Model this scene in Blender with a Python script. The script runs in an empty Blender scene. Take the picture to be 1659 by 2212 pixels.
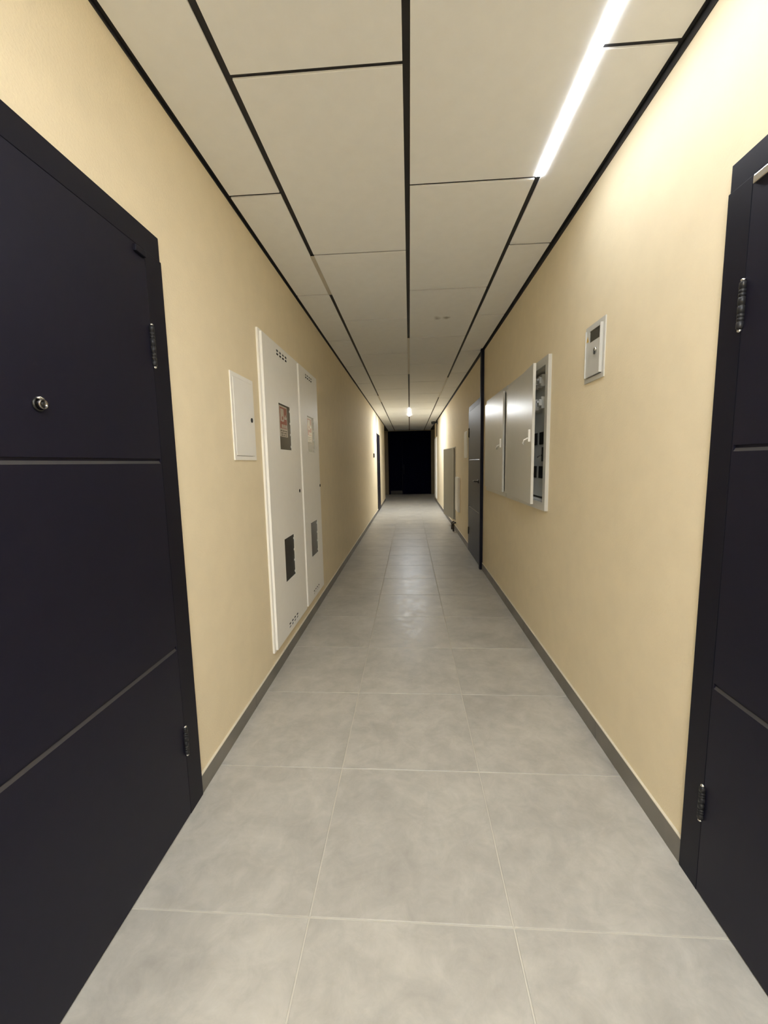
import bpy, bmesh, math, random
from mathutils import Vector, Matrix
random.seed(7)
sc = bpy.context.scene
COL = sc.collection

# ------------------------------------------------------------------ camera, world, exposure
H = 2.644                 # ceiling height
XL, XR = -0.878, 0.888    # wall faces
F_PX, PITCH, YAW, ROLL, CAM_H = 884.58, -0.1201, -0.0643, -0.0199, 1.3439
LAMP_COL = (0.955, 0.985, 1.01)
LAMP_NEAR, LAMP_ADDED, LAMP_FAR = 54.0, 395.0, 420.0

cd = bpy.data.cameras.new('camera')
cam = bpy.data.objects.new('camera', cd); COL.objects.link(cam)
cd.sensor_fit = 'HORIZONTAL'; cd.sensor_width = 36.0; cd.lens = F_PX / 1659.0 * 36.0
cd.clip_start = 0.01; cd.clip_end = 100
fw = Vector((math.sin(YAW)*math.cos(PITCH), math.cos(YAW)*math.cos(PITCH), math.sin(PITCH)))
rt = Vector((math.cos(YAW), -math.sin(YAW), 0)); up = rt.cross(fw)
r2 = rt*math.cos(ROLL) + up*math.sin(ROLL); u2 = -rt*math.sin(ROLL) + up*math.cos(ROLL)
M = Matrix((r2, u2, -fw)).transposed().to_4x4(); M.translation = (0, 0, CAM_H)
cam.matrix_world = M
sc.camera = cam
w = bpy.data.worlds.new('world'); sc.world = w; w.use_nodes = True
w.node_tree.nodes['Background'].inputs[0].default_value = (0.5, 0.6, 1.0, 1)
w.node_tree.nodes['Background'].inputs[1].default_value = 0.0
vs = sc.view_settings
vs.view_transform = 'Standard'; vs.look = 'None'; vs.gamma = 1.0; vs.use_curve_mapping = False
vs.exposure = 0.0
sc.cycles.max_bounces = 12; sc.cycles.diffuse_bounces = 9; sc.cycles.glossy_bounces = 5
sc.cycles.sample_clamp_indirect = 6.0

# ------------------------------------------------------------------ materials
def new_mat(name):
    m = bpy.data.materials.new(name); m.use_nodes = True
    nt = m.node_tree; return m, nt, nt.nodes['Principled BSDF']
def setc(b, col, rough=0.5, metal=0.0, spec=0.5):
    b.inputs['Base Color'].default_value = (*col, 1); b.inputs['Roughness'].default_value = rough
    b.inputs['Metallic'].default_value = metal; b.inputs['Specular IOR Level'].default_value = spec
def noise(nt, scale, detail=3, rough=0.5, vec=None, dist=0.0):
    n = nt.nodes.new('ShaderNodeTexNoise'); n.inputs['Scale'].default_value = scale
    n.inputs['Detail'].default_value = detail; n.inputs['Roughness'].default_value = rough
    n.inputs['Distortion'].default_value = dist
    if vec is not None: nt.links.new(vec, n.inputs['Vector'])
    return n
def ramp(nt, fac, stops):
    r = nt.nodes.new('ShaderNodeValToRGB'); e = r.color_ramp.elements
    while len(e) < len(stops): e.new(0.5)
    for el, (p, c) in zip(e, stops): el.position = p; el.color = (*c, 1)
    nt.links.new(fac, r.inputs['Fac']); return r
def bump(nt, b, h, strength, dist):
    n = nt.nodes.new('ShaderNodeBump'); n.inputs['Strength'].default_value = strength
    n.inputs['Distance'].default_value = dist
    nt.links.new(h, n.inputs['Height']); nt.links.new(n.outputs['Normal'], b.inputs['Normal'])
def coords(nt, kind='Object'):
    return nt.nodes.new('ShaderNodeTexCoord').outputs[kind]
def grain_mat(name, col, var, rough, scale=60, bstr=0.12, bdist=0.002, spec=0.5, metal=0.0):
    """plain coloured surface with a faint tonal mottling and fine relief"""
    m, nt, b = new_mat(name); setc(b, col, rough, metal, spec)
    v = coords(nt); n = noise(nt, scale*0.06, 4, 0.55, v)
    lo = tuple(c*(1-var) for c in col); hi = tuple(min(1, c*(1+var)) for c in col)
    r = ramp(nt, n.outputs['Fac'], [(0.3, lo), (0.7, hi)])
    nt.links.new(r.outputs['Color'], b.inputs['Base Color'])
    f = noise(nt, scale, 5, 0.6, v); bump(nt, b, f.outputs['Fac'], bstr, bdist)
    return m
MAT = {}
MAT['wall'] = grain_mat('beige_plaster', (0.79, 0.695, 0.51), 0.025, 0.75, 130, 0.35, 0.004, 0.25)
MAT['panel'] = grain_mat('ceiling_board', (0.90, 0.92, 0.945), 0.015, 0.8, 220, 0.05, 0.001, 0.2)
MAT['gap'] = grain_mat('black_ceiling_grid', (0.012, 0.012, 0.014), 0.1, 0.6, 90, 0.05)
MAT['grout'] = grain_mat('pale_grout', (0.52, 0.50, 0.44), 0.05, 0.9, 200, 0.2)
MAT['plinth'] = grain_mat('grey_plinth_tile', (0.17, 0.16, 0.145), 0.18, 0.5, 60, 0.08)
MAT['cap'] = grain_mat('pale_plinth_edge', (0.62, 0.58, 0.48), 0.05, 0.7, 80, 0.1)
MAT['door'] = grain_mat('anthracite_door_steel', (0.0064, 0.0060, 0.0132), 0.06, 0.45, 420, 0.08, 0.0006, 0.28)
MAT['doorb'] = grain_mat('anthracite_frame_steel', (0.0060, 0.0058, 0.0105), 0.06, 0.46, 420, 0.08, 0.0006, 0.22)
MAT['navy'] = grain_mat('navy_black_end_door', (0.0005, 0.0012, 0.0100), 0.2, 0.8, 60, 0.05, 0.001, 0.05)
MAT['inlay'] = grain_mat('satin_groove_inlay', (0.036, 0.035, 0.040), 0.04, 0.32, 200, 0.03, 0.0004, 0.5)
for k_ in ('door', 'doorb'):
    MAT[k_].node_tree.nodes['Principled BSDF'].inputs['Specular Tint'].default_value = (0.72, 0.74, 1.0, 1)
MAT['hingemetal'] = grain_mat('dark_grey_hinge', (0.014, 0.014, 0.016), 0.05, 0.36, 200, 0.03, 0.0004, 0.25)
MAT['wall_shade'] = grain_mat('brown_wall_shade', (0.20, 0.155, 0.085), 0.08, 0.6, 60, 0.05)  # shade on the beige lobby wall, put into the colour
MAT['white'] = grain_mat('white_powder_coat', (0.90, 0.89, 0.86), 0.01, 0.42, 300, 0.04, 0.0006, 0.5)
MAT['grey'] = grain_mat('light_grey_powder_coat', (0.54, 0.54, 0.515), 0.02, 0.28, 240, 0.05, 0.0006, 0.5)
MAT['greyin'] = grain_mat('grey_inner_plate', (0.80, 0.81, 0.77), 0.03, 0.5, 120, 0.05)
MAT['dark'] = grain_mat('dark_interior', (0.030, 0.027, 0.022), 0.2, 0.6, 40, 0.05)
MAT['black'] = grain_mat('black_plastic', (0.010, 0.010, 0.010), 0.1, 0.45, 80, 0.05)
MAT['rubber'] = grain_mat('dark_brown_pipe', (0.05, 0.035, 0.022), 0.2, 0.5, 80, 0.05)
MAT['chrome'] = grain_mat('brushed_chrome', (0.75, 0.74, 0.72), 0.03, 0.22, 200, 0.03, 0.0004, 0.5, 1.0)
MAT['dark_chrome'] = grain_mat('dark_chrome', (0.22, 0.21, 0.21), 0.03, 0.2, 200, 0.03, 0.0004, 0.5, 1.0)
MAT['plastic'] = grain_mat('white_breaker_plastic', (0.82, 0.81, 0.78), 0.01, 0.4, 80, 0.02)
MAT['diffuser_off'] = grain_mat('unlit_lamp_diffuser', (0.50, 0.47, 0.41), 0.02, 0.45, 200, 0.02)
MAT['red'] = grain_mat('sign_red', (0.42, 0.025, 0.015), 0.05, 0.5, 60, 0.02)
MAT['signwhite'] = grain_mat('sign_white', (0.80, 0.72, 0.70), 0.02, 0.5, 60, 0.02)
MAT['yellow'] = grain_mat('warning_yellow', (0.55, 0.36, 0.06), 0.05, 0.5, 60, 0.02)
MAT['meter'] = grain_mat('smoked_meter_face', (0.085, 0.083, 0.075), 0.15, 0.4, 60, 0.03)
MAT['leafgrey'] = grain_mat('olive_grey_cabinet_door', (0.30, 0.29, 0.24), 0.03, 0.45, 200, 0.04, 0.0006, 0.3)
MAT['steel'] = grain_mat('galvanised_steel', (0.45, 0.45, 0.44), 0.08, 0.4, 60, 0.05, 0.001, 0.5, 0.6)

def tile_mat():
    m, nt, b = new_mat('grey_stone_tile'); setc(b, (0.3, 0.29, 0.27), 0.4, 0, 0.5)
    v = coords(nt); oi = nt.nodes.new('ShaderNodeObjectInfo')
    sep = nt.nodes.new('ShaderNodeVectorMath'); sep.operation = 'ADD'
    mul = nt.nodes.new('ShaderNodeVectorMath'); mul.operation = 'SCALE'
    mul.inputs[0].default_value = (37.0, 91.0, 13.0); nt.links.new(oi.outputs['Random'], mul.inputs['Scale'])
    nt.links.new(v, sep.inputs[0]); nt.links.new(mul.outputs[0], sep.inputs[1])
    vec = sep.outputs[0]
    a = noise(nt, 3.2, 6, 0.62, vec, 0.6); c = noise(nt, 13, 6, 0.68, vec, 0.5)
    mx = nt.nodes.new('ShaderNodeMix'); mx.inputs['Factor'].default_value = 0.45
    nt.links.new(a.outputs['Fac'], mx.inputs['A']); nt.links.new(c.outputs['Fac'], mx.inputs['B'])
    r = ramp(nt, mx.outputs['Result'], [(0.30, (0.315, 0.305, 0.280)), (0.47, (0.40, 0.388, 0.356)),
                                       (0.56, (0.45, 0.436, 0.40)), (0.72, (0.54, 0.525, 0.48))])
    nt.links.new(r.outputs['Color'], b.inputs['Base Color'])
    rr = ramp(nt, c.outputs['Fac'], [(0.3, (0.30,)*3), (0.7, (0.46,)*3)])
    nt.links.new(rr.outputs['Color'], b.inputs['Roughness'])
    h = noise(nt, 14, 3, 0.5, vec); bump(nt, b, h.outputs['Fac'], 0.16, 0.006)
    return m
MAT['tile'] = tile_mat()

def smudged_panel():
    m = MAT['panel'].copy(); m.name = 'ceiling_board_with_finger_marks'; nt = m.node_tree
    b = nt.nodes['Principled BSDF']; src = b.inputs['Base Color'].links[0].from_socket
    v = coords(nt); last = src
    nz = noise(nt, 14, 3, 0.6, v)
    for (cx, cy, sx, sy) in ((-0.045, 0.03, 0.075, 0.10), (0.045, 0.03, 0.08, 0.09)):
        mp = nt.nodes.new('ShaderNodeMapping'); mp.vector_type = 'POINT'
        mp.inputs['Location'].default_value = (-cx/sx, -cy/sy, 0)
        mp.inputs['Scale'].default_value = (1/sx, 1/sy, 0)
        nt.links.new(v, mp.inputs['Vector'])
        ln = nt.nodes.new('ShaderNodeVectorMath'); ln.operation = 'LENGTH'
        nt.links.new(mp.outputs[0], ln.inputs[0])
        ad = nt.nodes.new('ShaderNodeMath'); ad.operation = 'ADD'
        nt.links.new(ln.outputs['Value'], ad.inputs[0]); nt.links.new(nz.outputs['Fac'], ad.inputs[1])
        rp = ramp(nt, ad.outputs[0], [(0.55, (0.65,)*3), (1.0, (0.0,)*3)])
        mx = nt.nodes.new('ShaderNodeMix'); mx.data_type = 'RGBA'
        nt.links.new(rp.outputs['Color'], mx.inputs['Factor'])
        nt.links.new(last, mx.inputs[6]); mx.inputs[7].default_value = (0.22, 0.20, 0.17, 1)
        last = mx.outputs[2]
    nt.links.new(last, b.inputs['Base Color']); return m
MAT['panel_smudge'] = smudged_panel()

def glass_mat():
    m = bpy.data.materials.new('window_glass'); m.use_nodes = True; nt = m.node_tree
    nt.nodes.remove(nt.nodes['Principled BSDF']); out = nt.nodes['Material Output']
    t = nt.nodes.new('ShaderNodeBsdfTransparent'); t.inputs[0].default_value = (0.9, 0.9, 0.88, 1)
    gl = nt.nodes.new('ShaderNodeBsdfGlossy'); gl.inputs['Roughness'].default_value = 0.12
    fr = nt.nodes.new('ShaderNodeFresnel'); fr.inputs['IOR'].default_value = 1.45
    mx = nt.nodes.new('ShaderNodeMixShader')
    ge = nt.nodes.new('ShaderNodeNewGeometry'); inv = nt.nodes.new('ShaderNodeMath'); inv.operation = 'SUBTRACT'; inv.inputs[0].default_value = 1.0
    nt.links.new(ge.outputs['Backfacing'], inv.inputs[1])
    ml = nt.nodes.new('ShaderNodeMath'); ml.operation = 'MULTIPLY'
    nt.links.new(fr.outputs[0], ml.inputs[0]); nt.links.new(inv.outputs[0], ml.inputs[1])
    nt.links.new(ml.outputs[0], mx.inputs[0]); nt.links.new(t.outputs[0], mx.inputs[1]); nt.links.new(gl.outputs[0], mx.inputs[2])
    nt.links.new(mx.outputs[0], out.inputs['Surface']); return m
MAT['glass'] = glass_mat()
def lamp_mat(name, strength):
    m, nt, b = new_mat(name); setc(b, (0.8, 0.8, 0.8), 0.5)
    b.inputs['Emission Color'].default_value = (*LAMP_COL, 1); b.inputs['Emission Strength'].default_value = strength
    return m
MAT['lamp_near'] = lamp_mat('lit_lamp_diffuser_near', LAMP_NEAR)
MAT['lamp_added'] = lamp_mat('added_lamp_diffuser_rear', LAMP_ADDED)
MAT['lamp_far'] = lamp_mat('lit_lamp_diffuser_far', LAMP_FAR)

# ------------------------------------------------------------------ geometry helpers
class MB:
    """collects shapes in world coordinates; build() makes ONE mesh object"""
    def __init__(s): s.bm = bmesh.new(); s.mi = 0
    def _add(s, vs, fs):
        bv = [s.bm.verts.new(v) for v in vs]
        out = []
        for f in fs:
            try:
                fc = s.bm.faces.new([bv[i] for i in f]); fc.material_index = s.mi; out.append(fc)
            except ValueError: pass
        return bv, out
    def box(s, x0, x1, y0, y1, z0, z1, bev=0.0, seg=2, rot=None, piv=None):
        vs = [(x, y, z) for x in (x0, x1) for y in (y0, y1) for z in (z0, z1)]
        fs = [(0,1,3,2),(4,6,7,5),(0,4,5,1),(2,3,7,6),(0,2,6,4),(1,5,7,3)]
        bv, fc = s._add(vs, fs)
        if bev > 0:
            es = list({e for f in fc for e in f.edges})
            r = bmesh.ops.bevel(s.bm, geom=es, offset=bev, segments=seg, affect='EDGES', profile=0.6)
            bv = list({v for f in r['faces'] for v in f.verts})
            for f in r['faces']: f.material_index = s.mi
        if rot is not None:
            bmesh.ops.rotate(s.bm, verts=list({v for v in bv}), cent=piv, matrix=rot)
        return s
    def lathe(s, c, axis, prof, n=20):
        """prof: list of (distance along axis, radius)"""
        a = Vector(axis).normalized(); t = Vector((0, 0, 1)) if abs(a.z) < 0.9 else Vector((1, 0, 0))
        u = a.cross(t).normalized(); v = a.cross(u); c = Vector(c); rings = []
        for d, r in prof:
            rings.append([s.bm.verts.new(c + a*d + (u*math.cos(2*math.pi*k/n) + v*math.sin(2*math.pi*k/n))*max(r, 1e-5)) for k in range(n)])
        for i in range(len(rings)-1):
            for k in range(n):
                f = s.bm.faces.new((rings[i][k], rings[i][(k+1) % n], rings[i+1][(k+1) % n], rings[i+1][k])); f.smooth = True; f.material_index = s.mi
        f = s.bm.faces.new(rings[0][::-1]); f.material_index = s.mi
        f = s.bm.faces.new(rings[-1]); f.material_index = s.mi
        return s
    def tube(s, pts, r, n=10):
        pts = [Vector(p) for p in pts]; rings = []
        for i, p in enumerate(pts):
            d = (pts[min(i+1, len(pts)-1)] - pts[max(i-1, 0)]).normalized()
            t = Vector((0, 0, 1)) if abs(d.z) < 0.9 else Vector((0, 1, 0))
            u = d.cross(t).normalized(); v = d.cross(u)
            rings.append([s.bm.verts.new(p + (u*math.cos(2*math.pi*k/n) + v*math.sin(2*math.pi*k/n))*r) for k in range(n)])
        for i in range(len(rings)-1):
            for k in range(n):
                f = s.bm.faces.new((rings[i][k], rings[i][(k+1) % n], rings[i+1][(k+1) % n], rings[i+1][k])); f.smooth = True; f.material_index = s.mi
        s.bm.faces.new(rings[0][::-1]); s.bm.faces.new(rings[-1]); return s
    def prism_x(s, poly, x0, x1):
        """polygon in (y,z) extruded along x"""
        n = len(poly); vs = [(x0, y, z) for y, z in poly] + [(x1, y, z) for y, z in poly]
        s._add(vs, [tuple(range(n))[::-1], tuple(range(n, 2*n))] + [(i, (i+1) % n, n+(i+1) % n, n+i) for i in range(n)]); return s
    def slab(s, x0, x1, y0, y1, z0, z1, holes):
        """board lying in the y-z plane, from x0 to x1 thick, with rectangular through holes (y0,y1,z0,z1)"""
        ys = sorted({y0, y1, *[min(max(h[i], y0), y1) for h in holes for i in (0, 1)]})
        zs = sorted({z0, z1, *[min(max(h[i], z0), z1) for h in holes for i in (2, 3)]})
        ny, nz = len(ys)-1, len(zs)-1
        def solid(i, j):
            if not (0 <= i < ny and 0 <= j < nz): return False
            cy, cz = (ys[i]+ys[i+1])/2, (zs[j]+zs[j+1])/2
            return not any(h[0] < cy < h[1] and h[2] < cz < h[3] for h in holes)
        V = {}
        def v(x, i, j):
            k = (x, i, j)
            if k not in V: V[k] = s.bm.verts.new((x, ys[i], zs[j]))
            return V[k]
        def q(*a):
            f = s.bm.faces.new(a); f.material_index = s.mi
        for i in range(ny):
            for j in range(nz):
                if not solid(i, j): continue
                q(v(x0,i,j), v(x0,i,j+1), v(x0,i+1,j+1), v(x0,i+1,j)); q(v(x1,i,j), v(x1,i+1,j), v(x1,i+1,j+1), v(x1,i,j+1))
                if not solid(i-1, j): q(v(x0,i,j), v(x1,i,j), v(x1,i,j+1), v(x0,i,j+1))
                if not solid(i+1, j): q(v(x0,i+1,j), v(x0,i+1,j+1), v(x1,i+1,j+1), v(x1,i+1,j))
                if not solid(i, j-1): q(v(x0,i,j), v(x0,i+1,j), v(x1,i+1,j), v(x1,i,j))
                if not solid(i, j+1): q(v(x0,i,j+1), v(x1,i,j+1), v(x1,i+1,j+1), v(x0,i+1,j+1))
        return s
    def turn(s, ang, piv):
        bmesh.ops.rotate(s.bm, verts=s.bm.verts[:], cent=piv, matrix=Matrix.Rotation(ang, 3, 'Z')); return s
    def build(s, name, mats, parent=None):
        if not isinstance(mats, (list, tuple)): mats = [mats]
        bmesh.ops.recalc_face_normals(s.bm, faces=s.bm.faces[:])
        co = [v.co for v in s.bm.verts]
        lo = Vector([min(c[i] for c in co) for i in range(3)]); hi = Vector([max(c[i] for c in co) for i in range(3)])
        c = (lo+hi)/2
        if parent is None: c.z = lo.z
        bmesh.ops.translate(s.bm, verts=s.bm.verts[:], vec=-c)
        me = bpy.data.meshes.new(name); s.bm.to_mesh(me); s.bm.free()
        for m in mats: me.materials.append(MAT[m])
        return place(name, me, c, parent)
WORLD = {}
def place(name, me, c, parent=None):
    o = bpy.data.objects.new(name, me); COL.objects.link(o); c = Vector(c)
    if parent is not None:
        o.parent = parent; o.location = c - WORLD[parent.name]
    else: o.location = c
    WORLD[o.name] = c.copy(); return o
def thing(name, loc, label, cat, group=None, kind=None):
    o = place(name, None, loc); o.empty_display_size = 0.1
    return tag(o, label, cat, group, kind)
def tag(o, label, cat, group=None, kind=None):
    o['label'] = label; o['category'] = cat
    if group: o['group'] = group
    if kind: o['kind'] = kind
    return o

# ------------------------------------------------------------------ the shell
Y0, Y1 = -2.6, 17.30
# floor with its tiles
fl = tag(MB().box(-1.05, 1.05, Y0, Y1, -0.06, -0.0025).build('floor', 'grout'),
         'long corridor floor of large grey stone tiles with pale joints', 'floor', kind='structure')
G = 0.0045
cols = [(XL+0.002, -0.315), (-0.315, 0.285), (0.285, XR-0.002)]
tile_me = []
for a, b in cols:
    m = MB(); m.box(-(b-a-G)/2, (b-a-G)/2, -(0.6-G)/2, (0.6-G)/2, -0.010, 0.0, 0.0012, 1)
    me = bpy.data.meshes.new('floor_tile'); m.bm.to_mesh(me); m.bm.free(); me.materials.append(MAT['tile']); tile_me.append(me)
for k in range(-6, 28):
    yc = 1.052 + 0.6*k + 0.3
    if yc+0.3 > Y1+0.4 or yc-0.3 < Y0: continue
    for (a, b), me in zip(cols, tile_me):
        place('floor_tile', me, ((a+b)/2, yc, 0), fl)
# ceiling with its boards
ce = tag(MB().box(-1.05, 1.05, Y0, Y1, H+0.008, H+0.09).build('ceiling', 'gap'),
         'suspended ceiling of pale boards divided by black gaps', 'ceiling', kind='structure')
GX = 0.025
strips = [(-0.858, -0.597-GX/2, 2.118), (-0.597+GX/2, 0.005-GX/2, 1.515), (0.005+GX/2, 0.611-GX/2, 2.118), (0.611+GX/2, 0.866, 1.515)]
GY, PL = 0.017, 1.203
for a, b, j0 in strips:
    m = MB(); m.box(-(b-a)/2, (b-a)/2, -(PL-GY)/2, (PL-GY)/2, 0, 0.0075, 0.001, 1)
    me = bpy.data.meshes.new('ceiling_panel'); m.bm.to_mesh(me); m.bm.free(); me.materials.append(MAT['panel'])
    for k in range(-4, 14):
        yc = j0 + PL*(k+0.5)
        if yc-PL/2 < Y0-0.5 or yc+PL/2 > Y1+0.8: continue
        mm = me
        if a > 0 and b < 0.7 and abs(yc-(2.118+PL*1.5)) < 0.01:
            mm = me.copy(); mm.materials[0] = MAT['panel_smudge']
        if yc+PL/2 > Y1:                       # last boards are cut at the end wall
            y0c, y1c = yc-PL/2+GY/2, Y1-0.02
            if y1c-y0c < 0.05: continue
            q = MB(); q.box(a, b, y0c, y1c, H, H+0.0075, 0.001, 1); q.build('ceiling_panel', 'panel', ce); continue
        place('ceiling_panel', mm, ((a+b)/2, yc, H), ce)

# openings in the walls: (y0, y1, z0, z1)
D1 = (0.42, 1.484, 0.0, 2.136)          # left near door
D2 = (0.20, 1.264, 0.0, 2.118)          # right near door
D3 = (5.13, 6.21, 0.0, 2.12)            # right dark door
D4 = (11.15, 12.12, 0.0, 2.13)          # left far door
CB1, CB2 = (2.42, 3.205, 0.155, 2.135), (3.215, 3.872, 0.155, 2.135)   # riser cabinets
SB = (2.022, 2.312, 1.371, 1.809)       # small white box
ME = (1.980, 2.185, 1.714, 1.981)       # meter box
EL1, EL2 = (2.690, 3.735, 1.010, 1.992), (3.765, 4.735, 1.012, 1.996)  # switchboards
def inset(h, d): return (h[0]+d, h[1]-d, h[2]+(d if h[2] > 0 else -0.1), h[3]-d)
YC = 14.60      # here the corridor opens into an unlit lobby
tag(MB().slab(XL-0.25, XL, Y0, YC, -0.02, H+0.03, [inset(D1, .02), inset(D4, .02), inset(CB1, .02), inset(CB2, .02), inset(SB, .02)]).build('wall_left', 'wall'),
    'long beige plaster wall on the left of the corridor', 'wall', kind='structure')
tag(MB().slab(XR, XR+0.25, Y0, YC, -0.02, H+0.03, [inset(D2, .02), inset(D3, .02), inset(ME, .02), inset(EL1, .02), inset(EL2, .02)]).build('wall_right', 'wall'),
    'long beige plaster wall on the right of the corridor', 'wall', kind='structure')
tag(MB().box(-2.6, XL-0.26, YC, Y1, -0.06, -0.001).build('floor_lobby_left', 'tile'), 'dark side of the lobby floor left of the far opening', 'floor', kind='structure')
tag(MB().box(XR+0.26, 2.6, YC, Y1, -0.06, -0.001).build('floor_lobby_right', 'tile'), 'dark side of the lobby floor right of the far opening', 'floor', kind='structure')
tag(MB().box(-2.6, -1.055, YC, Y1, H, H+0.09).build('ceiling_lobby_left', 'panel'), 'unlit lobby ceiling left of the far opening', 'ceiling', kind='structure')
tag(MB().box(1.055, 2.6, YC, Y1, H, H+0.09).build('ceiling_lobby_right', 'panel'), 'unlit lobby ceiling right of the far opening', 'ceiling', kind='structure')
tag(MB().box(-2.7, -2.6, YC-0.1, Y1, -0.02, H+0.09).build('wall_lobby_left', 'wall'), 'beige side wall of the dark lobby on the left', 'wall', kind='structure')
tag(MB().box(2.6, 2.7, YC-0.1, Y1, -0.02, H+0.09).build('wall_lobby_right', 'wall'), 'beige side wall of the dark lobby on the right', 'wall', kind='structure')
tag(MB().box(-2.6, XL-0.25, YC-0.1, YC, -0.02, H+0.09).build('wall_return_left', 'wall'), 'beige lobby wall beside the corridor mouth on the left', 'wall', kind='structure')
tag(MB().box(XR+0.25, 2.6, YC-0.1, YC, -0.02, H+0.09).build('wall_return_right', 'wall'), 'beige lobby wall beside the corridor mouth on the right', 'wall', kind='structure')
tag(MB().box(-2.7, 2.7, Y1, Y1+0.15, -0.02, H+0.09).build('wall_far', 'wall'), 'dim beige wall closing the far end of the corridor', 'wall', kind='structure')
tag(MB().box(-1.12, 1.12, Y0-0.15, Y0, -0.02, H+0.09).build('wall_back', 'wall'), 'beige wall closing the corridor behind the viewer', 'wall', kind='structure')

def baseboard(name, side, y0, y1, label):
    x = XL if side < 0 else XR; p = 0.010; hgt = 0.078 if side < 0 else 0.088
    a, b = (x, x+p) if side < 0 else (x-p, x)
    root = thing(name, (x, (y0+y1)/2, 0), label, 'baseboard', kind='structure')
    n = max(1, round((y1-y0)/0.6)); L = (y1-y0)/n
    me = None
    for k in range(n):
        yc = y0 + L*(k+0.5)
        if me is None:
            m = MB(); m.box(-p/2, p/2, -L/2+0.001, L/2-0.001, -hgt/2, hgt/2, 0.001, 1)
            me = bpy.data.meshes.new('plinth_tile'); m.bm.to_mesh(me); m.bm.free(); me.materials.append(MAT['plinth'])
        place('plinth_tile', me, ((a+b)/2, yc, hgt/2), root)
    MB().box(min(a, b), max(a, b), y0, y1, hgt, hgt+0.003).build('grout_edge', 'cap', root)
    return root
baseboard('baseboard_left', -1, D1[1], D4[0], 'grey plinth along the left wall between the near and far doors')
baseboard('baseboard_left_far', -1, D4[1], YC, 'grey plinth along the left wall beyond the far door')
baseboard('baseboard_left_near', -1, Y0, D1[0], 'grey plinth along the left wall beside the near door')
baseboard('baseboard_right', 1, D2[1], 5.02, 'grey plinth along the right wall under the switchboards')
baseboard('baseboard_right_far', 1, D3[1], YC, 'grey plinth along the right wall beyond the dark door')
baseboard('baseboard_right_near', 1, Y0, D2[0], 'grey plinth along the right wall beside the near door')

tag(MB().box(XR-0.004, XR, Y0, YC, H-0.022, H+0.0075).build('trim_1', 'gap'), 'dark shadow-gap strip along the top of the right wall', 'trim', kind='structure')
tag(MB().box(XL, XL+0.004, Y0, YC, H-0.006, H+0.0075).build('trim_2', 'gap'), 'dark shadow-gap strip along the top of the left wall', 'trim', kind='structure')
tag(MB().box(XR-0.038, XR, 5.03, 5.09, 0, H-0.002, 0.002, 1).build('trim_3', 'doorb'), 'dark upright profile from floor to ceiling before the right dark door', 'trim', kind='structure')
tag(MB().box(XL, XL+0.006, 11.10, 11.13, 0.085, H-0.008).build('trim_4', 'dark'), 'thin dark vertical joint on the left wall by the far door', 'trim', kind='structure')
tag(MB().box(XR-0.02, XR, 13.28, 13.36, 2.14, H-0.03).build('trim_5', 'dark'), 'short dark vertical joint above the far white cabinet', 'trim', kind='structure')

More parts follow.
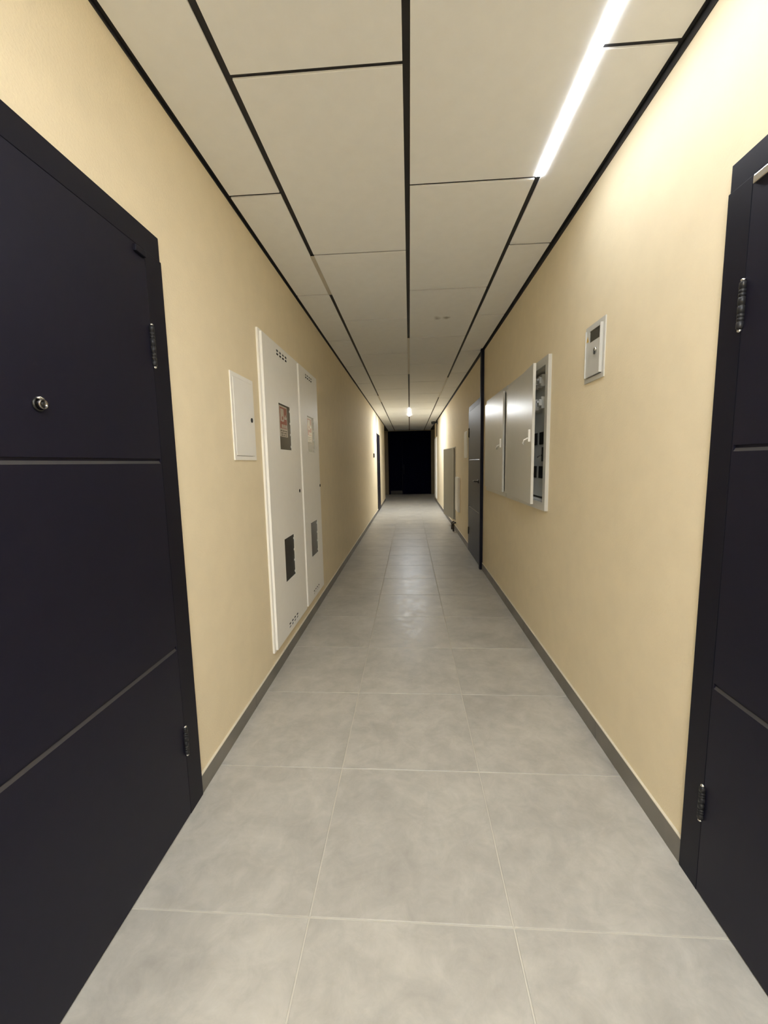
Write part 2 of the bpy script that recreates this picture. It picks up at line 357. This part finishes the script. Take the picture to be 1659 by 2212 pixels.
# ------------------------------------------------------------------ doors
def hinge(parent, x, y, zc, L, out):
    m = MB(); r = 0.0085; h = L/2
    prof = [(-h-0.006, 0.003), (-h-0.003, r*0.8), (-h, r)]
    for zz in (-h*0.72, -h*0.55, -h*0.38, 0.0, h*0.38, h*0.55, h*0.72):
        prof += [(zz-0.0018, r), (zz-0.0013, r*0.86), (zz+0.0013, r*0.86), (zz+0.0018, r)]
    prof += [(h, r), (h+0.003, r*0.8), (h+0.006, 0.003)]
    m.lathe((x+out*0.004, y, zc), (0, 0, 1), prof, 16)
    o = m.build('hinge', 'hingemetal', parent)
    for sgn in (-1, 1):
        MB().lathe((x+out*0.004, y, zc+sgn*(h+0.005)), (0, 0, sgn), [(0, 0.006), (0.004, 0.006), (0.007, 0.002)], 12).build('hinge_cap', 'chrome', o)
    return o
def corridor_door(name, D, side, label, leaf_gap, frame_far, handle=False, grooves=(1.364, 0.680), hinges=True, bar=None, leafmat='door'):
    """D opening, side -1/+1; far jamb width frame_far; leaf overlaps the frame slightly"""
    x = XL if side < 0 else XR; s = -side      # s points into the corridor
    y0, y1, z0, z1 = D
    root = thing(name, (x, (y0+y1)/2, 0), label, 'door', kind='structure')
    fw_, ft = frame_far, z1-leaf_gap
    pf, pl = 0.010, 0.013                      # how far frame and leaf stand proud of the wall
    def bx(p0, p1, *r, bev=0.0015):
        a, b = sorted((x+s*p0, x+s*p1)); return MB().box(a, b, *r, bev, 2)
    bx(-0.10, pf+0.002, y1-fw_, y1+0.004, 0, leaf_gap+0.012).build('jamb', 'doorb', root)
    bx(-0.10, pf+0.002, y0-0.004, y0+fw_, 0, leaf_gap+0.012).build('jamb', 'doorb', root)
    bx(-0.10, pf, y0, y1, leaf_gap+0.012, z1).build('head_casing', 'doorb', root)
    # leaf with milled grooves
    ly0, ly1, lz0, lz1 = y0+fw_+0.003, y1-fw_-0.003, 0.006, leaf_gap+0.008
    leaf = MB()
    gh = 0.0085
    a, b = sorted((x+s*(pl-0.005), x+s*pl))
    leaf.slab(a, b, ly0, ly1, lz0, lz1, [(ly0+0.006, ly1-0.006, g-gh, g+gh) for g in grooves])
    a, b = sorted((x-s*0.055, x+s*(pl-0.005)))
    leaf.box(a, b, ly0, ly1, lz0, lz1)
    lo = leaf.build('leaf', leafmat, root)
    for g in grooves:                          # bevelled lower lip of each groove
        xa, xb = x+s*(pl-0.005), x+s*pl
        m = MB(); vs = [(xa, ly0+.006, g-gh+0.009), (xb, ly0+.006, g-gh), (xa, ly0+.006, g-gh), (xa, ly1-.006, g-gh+0.009), (xb, ly1-.006, g-gh), (xa, ly1-.006, g-gh)]
        m._add(vs, [(0, 2, 1), (3, 4, 5), (0, 1, 4, 3), (1, 2, 5, 4), (0, 3, 5, 2)])
        m.build('groove_inlay', 'inlay', lo)
    if hinges:
        for zc, L in hinges: hinge(lo, x+s*pl, ly1+0.001, zc, L, s)
    if bar:
        by0, by1, bm_ = bar
        MB().box(*sorted((x+s*0.004, x+s*(pl+0.010))), by0, by1, leaf_gap-0.019, leaf_gap+0.002, 0.003, 2).build('top_latch', bm_, lo)
    return root, lo
d1, leaf1 = corridor_door('door_1', D1, -1, 'near dark steel door on the left with a peephole and two grooves', 2.046, 0.090,
                          hinges=((1.750, 0.124), (0.308, 0.10)), bar=(1.335, 1.388, 'doorb'))
# peephole
m = MB(); m.lathe((XL+0.012, 0.929, 1.495), (1, 0, 0), [(0, 0.0165), (0.004, 0.0165), (0.006, 0.015)], 24)
ph = m.build('peephole', 'black', leaf1)
MB().lathe((XL+0.018, 0.929, 1.495), (1, 0, 0), [(0, 0.0135), (0.009, 0.0120), (0.011, 0.0100), (0.009, 0.0085), (0.004, 0.007)], 24).build('ring', 'dark_chrome', ph)
MB().lathe((XL+0.024, 0.929, 1.495), (1, 0, 0), [(0, 0.0065), (0.002, 0.0058), (0.0035, 0.003)], 16).build('lens', 'black', ph)
MB().tube([(XL+0.020, 0.917, 1.508), (XL+0.026, 0.922, 1.509), (XL+0.026, 0.931, 1.507)], 0.0032, 8).build('cover', 'chrome', ph)
d2, leaf2 = corridor_door('door_2', D2, 1, 'near dark steel door on the right cut by the picture edge', 2.036, 0.078,
                          hinges=((1.733, 0.112), (0.300, 0.10)), bar=(1.02, 1.172, 'chrome'))
d3, leaf3 = corridor_door('door_3', D3, 1, 'dark door in the right wall beyond the two switchboards', 2.04, 0.06, hinges=((1.75, 0.12), (0.31, 0.10)))
hd = MB().lathe((XR-0.013, 5.32, 1.08), (-1, 0, 0), [(0, 0.026), (0.008, 0.026), (0.010, 0.010), (0.045, 0.010)], 16)
ho = hd.build('handle', 'black', leaf3)
MB().tube([(XR-0.055, 5.32, 1.08), (XR-0.058, 5.38, 1.08), (XR-0.055, 5.45, 1.078)], 0.009, 8).build('lever', 'black', ho)
d4, leaf4 = corridor_door('door_4', D4, -1, 'dark grey-green door in the left wall near the far lamp', 2.05, 0.06, hinges=False, leafmat='door')
# end doors
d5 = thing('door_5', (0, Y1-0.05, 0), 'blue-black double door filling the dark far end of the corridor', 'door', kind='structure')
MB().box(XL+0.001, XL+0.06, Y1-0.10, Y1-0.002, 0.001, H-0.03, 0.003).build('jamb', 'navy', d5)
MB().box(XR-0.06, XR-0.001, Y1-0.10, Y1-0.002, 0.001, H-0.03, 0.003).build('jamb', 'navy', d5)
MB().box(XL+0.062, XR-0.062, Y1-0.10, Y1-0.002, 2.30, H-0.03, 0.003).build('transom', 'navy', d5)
for a_, b_ in ((XL-0.20, XL), (XR, XR+0.20)):  # brown strips stand for beige end wall in shade beside the door
    MB().box(a_, b_, Y1-0.06, Y1-0.002, 0.001, H-0.005, 0.003).build('wall_shade_strip', 'wall_shade', d5)
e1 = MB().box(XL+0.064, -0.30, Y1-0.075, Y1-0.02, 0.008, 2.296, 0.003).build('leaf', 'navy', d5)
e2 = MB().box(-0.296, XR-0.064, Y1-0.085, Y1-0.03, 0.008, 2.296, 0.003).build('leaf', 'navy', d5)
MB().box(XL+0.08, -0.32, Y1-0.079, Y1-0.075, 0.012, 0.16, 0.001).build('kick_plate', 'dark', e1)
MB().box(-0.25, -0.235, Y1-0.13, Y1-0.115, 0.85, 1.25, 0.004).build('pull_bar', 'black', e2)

# ------------------------------------------------------------------ linear lamps in the ceiling gaps
def lamp(x, y0, y1, label, diff, group='linear lamps set in the ceiling gaps', wd=0.032):
    t = thing('linear_lamp', (x, (y0+y1)/2, H-0.004), label, 'lamp', group)
    MB().box(x-0.011, x+0.011, y0, y1, H+0.001, H+0.0075).build('housing', 'gap', t)
    MB().box(x-wd/2, x+wd/2, y0, y1, H-0.003, H+0.0008, 0.001, 1).build('diffuser', diff, t)
    return t
lamp(0.613, -0.28, 2.106, 'brightly lit lamp strip close above the right of the corridor', 'lamp_near')
lamp(0.005, -2.2, 0.15, 'added unseen lamp strip in the middle ceiling gap just behind the viewer', 'lamp_added')  # unseen lamp, added to brighten floor, walls and ceiling
lamp(-0.597, 2.722, 3.318, 'short unlit lamp strip in the left ceiling gap', 'diffuser_off', wd=0.026)
lamp(0.005, 4.52, 6.30, 'unlit lamp strip in the middle ceiling gap', 'diffuser_off', wd=0.026)
lamp(0.611, 6.64, 8.60, 'unlit lamp strip in the right ceiling gap, catching light', 'diffuser_off', wd=0.026)
lamp(-0.597, 8.20, 9.03, 'small far unlit lamp strip in the left ceiling gap', 'diffuser_off', wd=0.026)
lamp(0.008, 10.25, 11.85, 'glowing lamp strip far down the middle of the ceiling', 'lamp_far')

# ------------------------------------------------------------------ left wall: riser cabinets and small box
def riser(D, label, lock_y, wy, vy, sy):
    y0, y1, z0, z1 = D
    t = thing('riser_cabinet', (XL, (y0+y1)/2, z0), label, 'cabinet', 'tall white riser cabinets on the left wall')
    # frame and sheet-metal case
    MB().slab(XL-0.004, XL+0.012, y0, y1, z0, z1, [inset(D, 0.030)]).build('frame', 'white', t)
    i = inset(D, 0.028)
    m = MB(); X0 = XL-0.19
    m.box(X0, X0+0.004, i[0], i[1], i[2], i[3])
    m.box(X0, XL-0.004, i[0], i[0]+0.003, i[2], i[3]); m.box(X0, XL-0.004, i[1]-0.003, i[1], i[2], i[3])
    m.box(X0, XL-0.004, i[0], i[1], i[2], i[2]+0.003); m.box(X0, XL-0.004, i[0], i[1], i[3]-0.003, i[3])
    m.build('case', 'dark', t)
    # door with window cut-outs and louvre slits
    ya, yb, za, zb = y0+0.026, y1-0.012, z0+0.012, z1-0.014
    win = (wy[0], wy[1], 1.445, 1.748); vent = (vy[0], vy[1], 0.541, 0.839)
    holes = [win, vent]
    pitch = (sy[1]-sy[0])/4
    for zc in (2.070, 0.220):
        for k in range(4):
            a = sy[0]+pitch*k
            for dz in (-0.011, 0.011): holes.append((a+pitch*0.12, a+pitch*0.78, zc+dz-0.0065, zc+dz+0.0065))
    dm = MB().slab(XL+0.0240, XL+0.026, ya, yb, za, zb, holes)
    for r_ in ((ya, ya+0.012, za, zb), (yb-0.012, yb, za, zb), (ya+0.012, yb-0.012, za, za+0.012), (ya+0.012, yb-0.012, zb-0.012, zb)):
        dm.box(XL+0.0125, XL+0.0240, *r_)
    dr = dm.build('door', 'white', t)
    for q in (win, vent):
        MB().box(XL+0.0205, XL+0.0235, q[0]-0.004, q[1]+0.004, q[2]-0.004, q[3]+0.004).build('pane', 'glass', dr)
        hgt = q[3]-q[2]
        for k in (0.08, 0.36, 0.62, 0.90):
            MB().box(XL+0.0238, XL+0.0275, q[1]-0.016, q[1], q[2]+hgt*k-0.008, q[2]+hgt*k+0.008, 0.002, 1).build('pane_clip', 'white', dr)
    MB().lathe((XL+0.026, lock_y, 1.141), (1, 0, 0), [(0, 0.013), (0.004, 0.013), (0.005, 0.009), (0.003, 0.008)], 18).build('lock', 'black', dr)
    # printed hose sign stuck behind the upper pane
    s = MB(); xs = XL+0.0180
    a0, a1 = win[0]+0.028, win[1]-0.050; b0, b1 = win[2]+0.088, win[3]-0.008
    W_, Hh = a1-a0, b1-b0
    def R_(u0, u1, v0, v1, lay, mi):
        s.mi = mi; s.box(xs-0.0005+lay*0.0004, xs+lay*0.0004, a0+W_*u0, a0+W_*u1, b0+Hh*v0, b0+Hh*v1)
    R_(0, 1, 0, 1, 0, 0)
    R_(0.08, 0.94, 0.27, 0.95, 1, 1)                       # red field
    R_(0.15, 0.56, 0.50, 0.90, 2, 0)                       # white hose cabinet
    R_(0.62, 0.90, 0.58, 0.66, 2, 0); R_(0.70, 0.80, 0.66, 0.72, 2, 0)
    R_(0.24, 0.90, 0.29, 0.40, 2, 0)
    R_(0.40, 0.44, 0.29, 0.40, 3, 1); R_(0.62, 0.66, 0.29, 0.40, 3, 1)
    s.mi = 0
    s.lathe((xs+0.0008, a0+W_*0.36, b0+Hh*0.60), (1, 0, 0), [(0, W_*0.14), (0.0006, W_*0.14)], 18)
    s.mi = 1
    s.lathe((xs+0.0015, a0+W_*0.36, b0+Hh*0.60), (1, 0, 0), [(0, W_*0.075), (0.0004, W_*0.075)], 18)
    for r, segs in ((0.19, ((0.10, 0.30), (0.36, 0.60), (0.66, 0.90))), (0.115, ((0.14, 0.44), (0.52, 0.86))), (0.045, ((0.18, 0.38), (0.44, 0.62), (0.70, 0.84)))):
        for u0, u1 in segs: R_(u0, u1, r-0.018, r+0.018, 1, 2)
    s.build('hose_sign', ['signwhite', 'red', 'rubber'], dr)
    return t
riser(CB1, 'nearer of the two tall white cabinets, with a dark glazed lower opening', 3.118, (2.700, 2.955), (2.686, 2.914), (2.700, 2.945))
riser(CB2, 'farther of the two tall white cabinets, its red sign paler', 3.842, (3.453, 3.684), (3.436, 3.672), (3.44, 3.68))

t = thing('access_box', (XL, (SB[0]+SB[1])/2, SB[2]), 'small white flush box with a round black lock beside the tall cabinets', 'box')
MB().slab(XL-0.004, XL+0.006, *SB, [inset(SB, 0.021)]).build('frame', 'white', t)
i = inset(SB, 0.02)
MB().box(XL-0.09, XL-0.006, i[0]+.002, i[1]-.002, i[2]+.002, i[3]-.002).build('case', 'dark', t)
dr = MB().box(XL-0.004, XL+0.0075, SB[0]+0.023, SB[1]-0.0225, SB[2]+0.0235, SB[3]-0.0225, 0.0012, 1).build('door', 'white', t)
MB().lathe((XL+0.0075, 2.265, 1.590), (1, 0, 0), [(0, 0.0125), (0.003, 0.0125), (0.004, 0.009)], 20).build('lock', 'black', dr)

# far key pad
t = thing('key_reader', (XL, 10.10, 1.47), 'little black reader on the left wall beside the far door', 'reader')
MB().box(XL, XL+0.022, 10.03, 10.16, 1.47, 1.57, 0.006, 2).build('body', 'black', t)
MB().box(XL+0.022, XL+0.024, 10.05, 10.14, 1.50, 1.56, 0.001, 1).build('face', 'dark', t)

# ------------------------------------------------------------------ right wall: meter box
y0, y1, z0, z1 = ME
t = thing('meter_box', (XR, (y0+y1)/2, z0), 'small grey meter box with a dark window high on the right wall', 'box')
MB().slab(XR-0.005, XR+0.004, *ME, [inset(ME, 0.021)]).build('frame', 'grey', t)
i = inset(ME, 0.02); MB().box(XR+0.03, XR+0.08, i[0]+.002, i[1]-.002, i[2]+.002, i[3]-.002).build('case', 'dark', t)
dy0, dy1, dz0, dz1 = 2.0025, 2.1630, 1.7385, 1.9590
dr = MB().slab(XR-0.012, XR-0.001, dy0, dy1, dz0, dz1, [(2.018, 2.124, 1.897, 1.950)])
for ya in (dy0, dy1-0.005): dr.box(XR-0.017, XR-0.012, ya, ya+0.005, dz0, dz1, 0.001, 1)
dr = dr.build('door', 'grey', t)
MB().box(XR-0.0112, XR-0.0100, 2.0185, 2.1235, 1.8975, 1.9495).build('window_pane', 'glass', dr)
MB().box(XR-0.0092, XR-0.003, 2.019, 2.123, 1.898, 1.949).build('meter_face', 'meter', dr)
MB().lathe((XR-0.012, 2.052, 1.851), (-1, 0, 0), [(0, 0.011), (0.006, 0.011), (0.008, 0.009)], 20).build('knob', 'chrome', dr)
MB().box(XR-0.022, XR-0.016, 2.047, 2.055, 1.829, 1.850, 0.002, 1).build('key', 'black', dr)
s = MB(); s.prism_x([(2.134, 1.906), (2.158, 1.906), (2.146, 1.932)], XR-0.0126, XR-0.012)
s.mi = 1; s.box(XR-0.0129, XR-0.0126, 2.1448, 2.1472, 1.910, 1.922)
s.build('warning_sticker', ['yellow', 'black'], dr)

# ------------------------------------------------------------------ right wall: two switchboards
def lock_handle(parent, P, ang, piv, y, z, xf):
    m = MB(); m.box(xf-0.014, xf, y-0.010, y+0.010, z-0.045, z+0.035, 0.004, 2); m.turn(ang, piv); h = m.build('handle', 'plastic', parent)
    m = MB(); m.tube([(xf-0.014, y, z-0.02), (xf-0.040, y+0.002, z-0.032), (xf-0.044, y+0.008, z-0.052), (xf-0.034, y+0.016, z-0.060)], 0.005, 8); m.turn(ang, piv)
    m.build('lever', 'plastic', h)
def switchboard(D, label, ang, inner):
    y0, y1, z0, z1 = D
    t = thing('switchboard', (XR, (y0+y1)/2, z0), label, 'switchboard', 'grey switchboards on the right wall')
    op = inset(D, 0.052)
    MB().slab(XR-0.022, XR+0.004, *D, [op]).build('frame', 'grey', t)
    X1 = XR+0.14; i = inset(D, 0.045)
    m = MB(); m.box(X1-0.003, X1, i[0], i[1], i[2], i[3])
    m.box(XR+0.004, X1, i[0], i[0]+0.003, i[2], i[3]); m.box(XR+0.004, X1, i[1]-0.003, i[1], i[2], i[3])
    m.box(XR+0.004, X1, i[0], i[1], i[2], i[2]+0.003); m.box(XR+0.004, X1, i[0], i[1], i[3]-0.003, i[3])
    m.build('case', 'white', t)
    # leaf hinged at its far end
    xf = XR-0.040; piv = Vector((XR-0.022, y1-0.010, 1.5))
    m = MB(); m.box(xf, xf+0.018, y0+(0.030 if inner else 0.010), y1-0.008, z0+0.045, z1-0.045, 0.002, 2); m.turn(ang, piv)
    leaf = m.build('door', 'grey', t)
    lock_handle(leaf, None, ang, piv, y0+0.075, 1.505, xf)
    for zc in (z0+0.16, z1-0.16):
        MB().lathe((XR-0.026, y1-0.026, zc-0.03), (0, 0, 1), [(0, 0.006), (0.06, 0.006)], 10).build('hinge', 'grey', leaf)
    if inner:
        xp = XR+0.057
        c = MB().slab(xp, xp+0.004, op[0]+0.004, op[1]-0.004, op[2]+0.016, op[3]-0.006,
                      [(2.93, 3.45, 1.858, 1.915), (2.93, 3.45, 1.705, 1.765)]).build('cover_plate', 'greyin', t)
        for z in (1.888, 1.737):                 # mounting rails behind the slots
            MB().box(xp+0.012, xp+0.020, op[0]+0.03, op[1]-0.03, z-0.0175, z+0.0175).build('mounting_rail', 'steel', t)
        def breaker(y, zc, w):
            b = MB(); x0 = xp+0.012
            b.prism_x([], 0, 0) if False else None
            b.box(x0-0.040, x0, y-w/2, y+w/2, zc-0.040, zc+0.040, 0.002, 1)
            b.box(x0-0.055, x0-0.040, y-w/2, y+w/2, zc-0.022, zc+0.022, 0.002, 1)
            o = b.build('breaker', 'plastic', t)
            MB().box(x0-0.066, x0-0.055, y-w*0.22, y+w*0.22, zc-0.002, zc+0.014, 0.002, 1).build('toggle', 'plastic', o)
        for y, w in ((3.000, 0.045), (3.058, 0.020), (3.095, 0.018), (3.150, 0.030), (3.195, 0.018), (3.24, 0.018), (3.30, 0.03)): breaker(y, 1.888, w)
        for y, w in ((2.995, 0.050), (3.125, 0.020), (3.18, 0.018), (3.30, 0.036)): breaker(y, 1.737, w)
        for zc in (1.494, 1.253):                # dark socket covers
            for yc in (3.018, 3.180, 3.342, 3.504):
                m = MB(); m.box(xp-0.006, xp, yc-0.055, yc+0.055, zc-0.043, zc+0.043, 0.005, 3); so = m.build('socket_cover', 'dark', t)
                MB().box(xp-0.008, xp-0.006, yc-0.040, yc+0.040, zc-0.030, zc+0.030, 0.001, 1).build('lid', 'black', so)
        m = MB(); m.box(xp-0.012, xp, 2.963, 2.995, 1.33, 1.43, 0.003, 2); lk = m.build('plate_lock', 'dark', t)
        MB().tube([(xp-0.012, 2.978, 1.375), (xp-0.03, 2.985, 1.368), (xp-0.034, 3.01, 1.360)], 0.004, 8).build('latch', 'chrome', lk)
        MB().box(XR+0.006, xp-0.004, op[0]+0.002, op[1]-0.002, op[2]-0.004, op[2]+0.003).build('sill', 'white', t)
    return t
switchboard(EL1, 'nearer grey switchboard, its door ajar over breakers and dark sockets', math.radians(-3.6), True)
switchboard(EL2, 'farther grey switchboard with its door almost shut', math.radians(-0.9), False)

# ------------------------------------------------------------------ right wall beyond the dark door
t = thing('wall_box', (XR, 6.55, 1.39), 'small pale box on the right wall just past the dark door', 'box')
MB().box(XR-0.012, XR, 6.40, 6.72, 1.39, 1.80, 0.003, 2).build('frame', 'white', t)
MB().box(XR-0.017, XR-0.012, 6.43, 6.69, 1.42, 1.77, 0.002, 1).build('door', 'white', t)

t = thing('valve_box', (XR, 7.55, 0.43), 'low narrow pale box standing proud of the right wall', 'box')
MB().box(XR-0.034, XR, 7.36, 7.76, 0.43, 1.055, 0.003, 2).build('case', 'white', t)
MB().box(XR-0.040, XR-0.034, 7.37, 7.75, 0.44, 1.045, 0.002, 1).build('door', 'white', t)

t = thing('manifold_cabinet', (XR, 8.55, 0.21), 'low grey wall cabinet with its tall door standing ajar', 'cabinet')
MB().slab(XR-0.015, XR, 8.02, 9.02, 0.19, 1.62, [(8.06, 8.98, 0.23, 1.58)]).build('frame', 'grey', t)
MB().box(XR-0.006, XR-0.001, 8.06, 8.98, 0.23, 1.58).build('back_panel', 'dark', t)
m = MB(); m.box(XR-0.034, XR-0.017, 8.07, 9.00, 0.205, 1.60, 0.002, 2); m.turn(math.radians(7.5), Vector((XR-0.02, 8.07, 1)))
m.build('door', 'leafgrey', t)

t = thing('pipe_bend', (XR-0.03, 8.0, 0.0), 'small dark pipe bends at the foot of the right wall', 'pipe')
MB().tube([(XR-0.012, 7.86, 0.17), (XR-0.045, 7.86, 0.17), (XR-0.06, 7.86, 0.15), (XR-0.06, 7.86, 0.001)], 0.016, 10).build('pipe', 'rubber', t)
MB().tube([(XR-0.012, 8.12, 0.15), (XR-0.05, 8.12, 0.15), (XR-0.065, 8.12, 0.13), (XR-0.065, 8.12, 0.001)], 0.014, 10).build('pipe', 'rubber', t)
MB().lathe((XR-0.10, 7.86, 0.12), (1, 0, 0), [(0, 0.03), (0.014, 0.03), (0.016, 0.008), (0.03, 0.008)], 14).build('valve_wheel', 'rubber', t)

t = thing('riser_cabinet', (XR, 13.8, 0.14), 'tall pale cabinet edge on the right wall close to the dark end', 'cabinet')
MB().slab(XR-0.03, XR-0.001, 13.40, 14.15, 0.14, 2.12, [(13.43, 14.12, 0.17, 2.09)]).build('frame', 'white', t)
MB().box(XR-0.042, XR-0.012, 13.435, 14.115, 0.175, 2.085, 0.002, 1).build('door', 'white', t)

t = thing('wall_camera', (XR, 13.12, 2.50), 'small black fixture high on the right wall at the dark end', 'fixture')
MB().box(XR-0.02, XR, 13.06, 13.16, 2.50, 2.60, 0.004, 2).build('bracket', 'black', t)
MB().tube([(XR-0.02, 13.11, 2.55), (XR-0.08, 13.10, 2.555)], 0.014, 10).build('arm', 'black', t)
MB().lathe((XR-0.07, 13.10, 2.555), (-1, -0.15, -0.12), [(0, 0.030), (0.02, 0.042), (0.12, 0.042), (0.125, 0.034), (0.118, 0.030)], 18).build('camera_body', 'black', t)
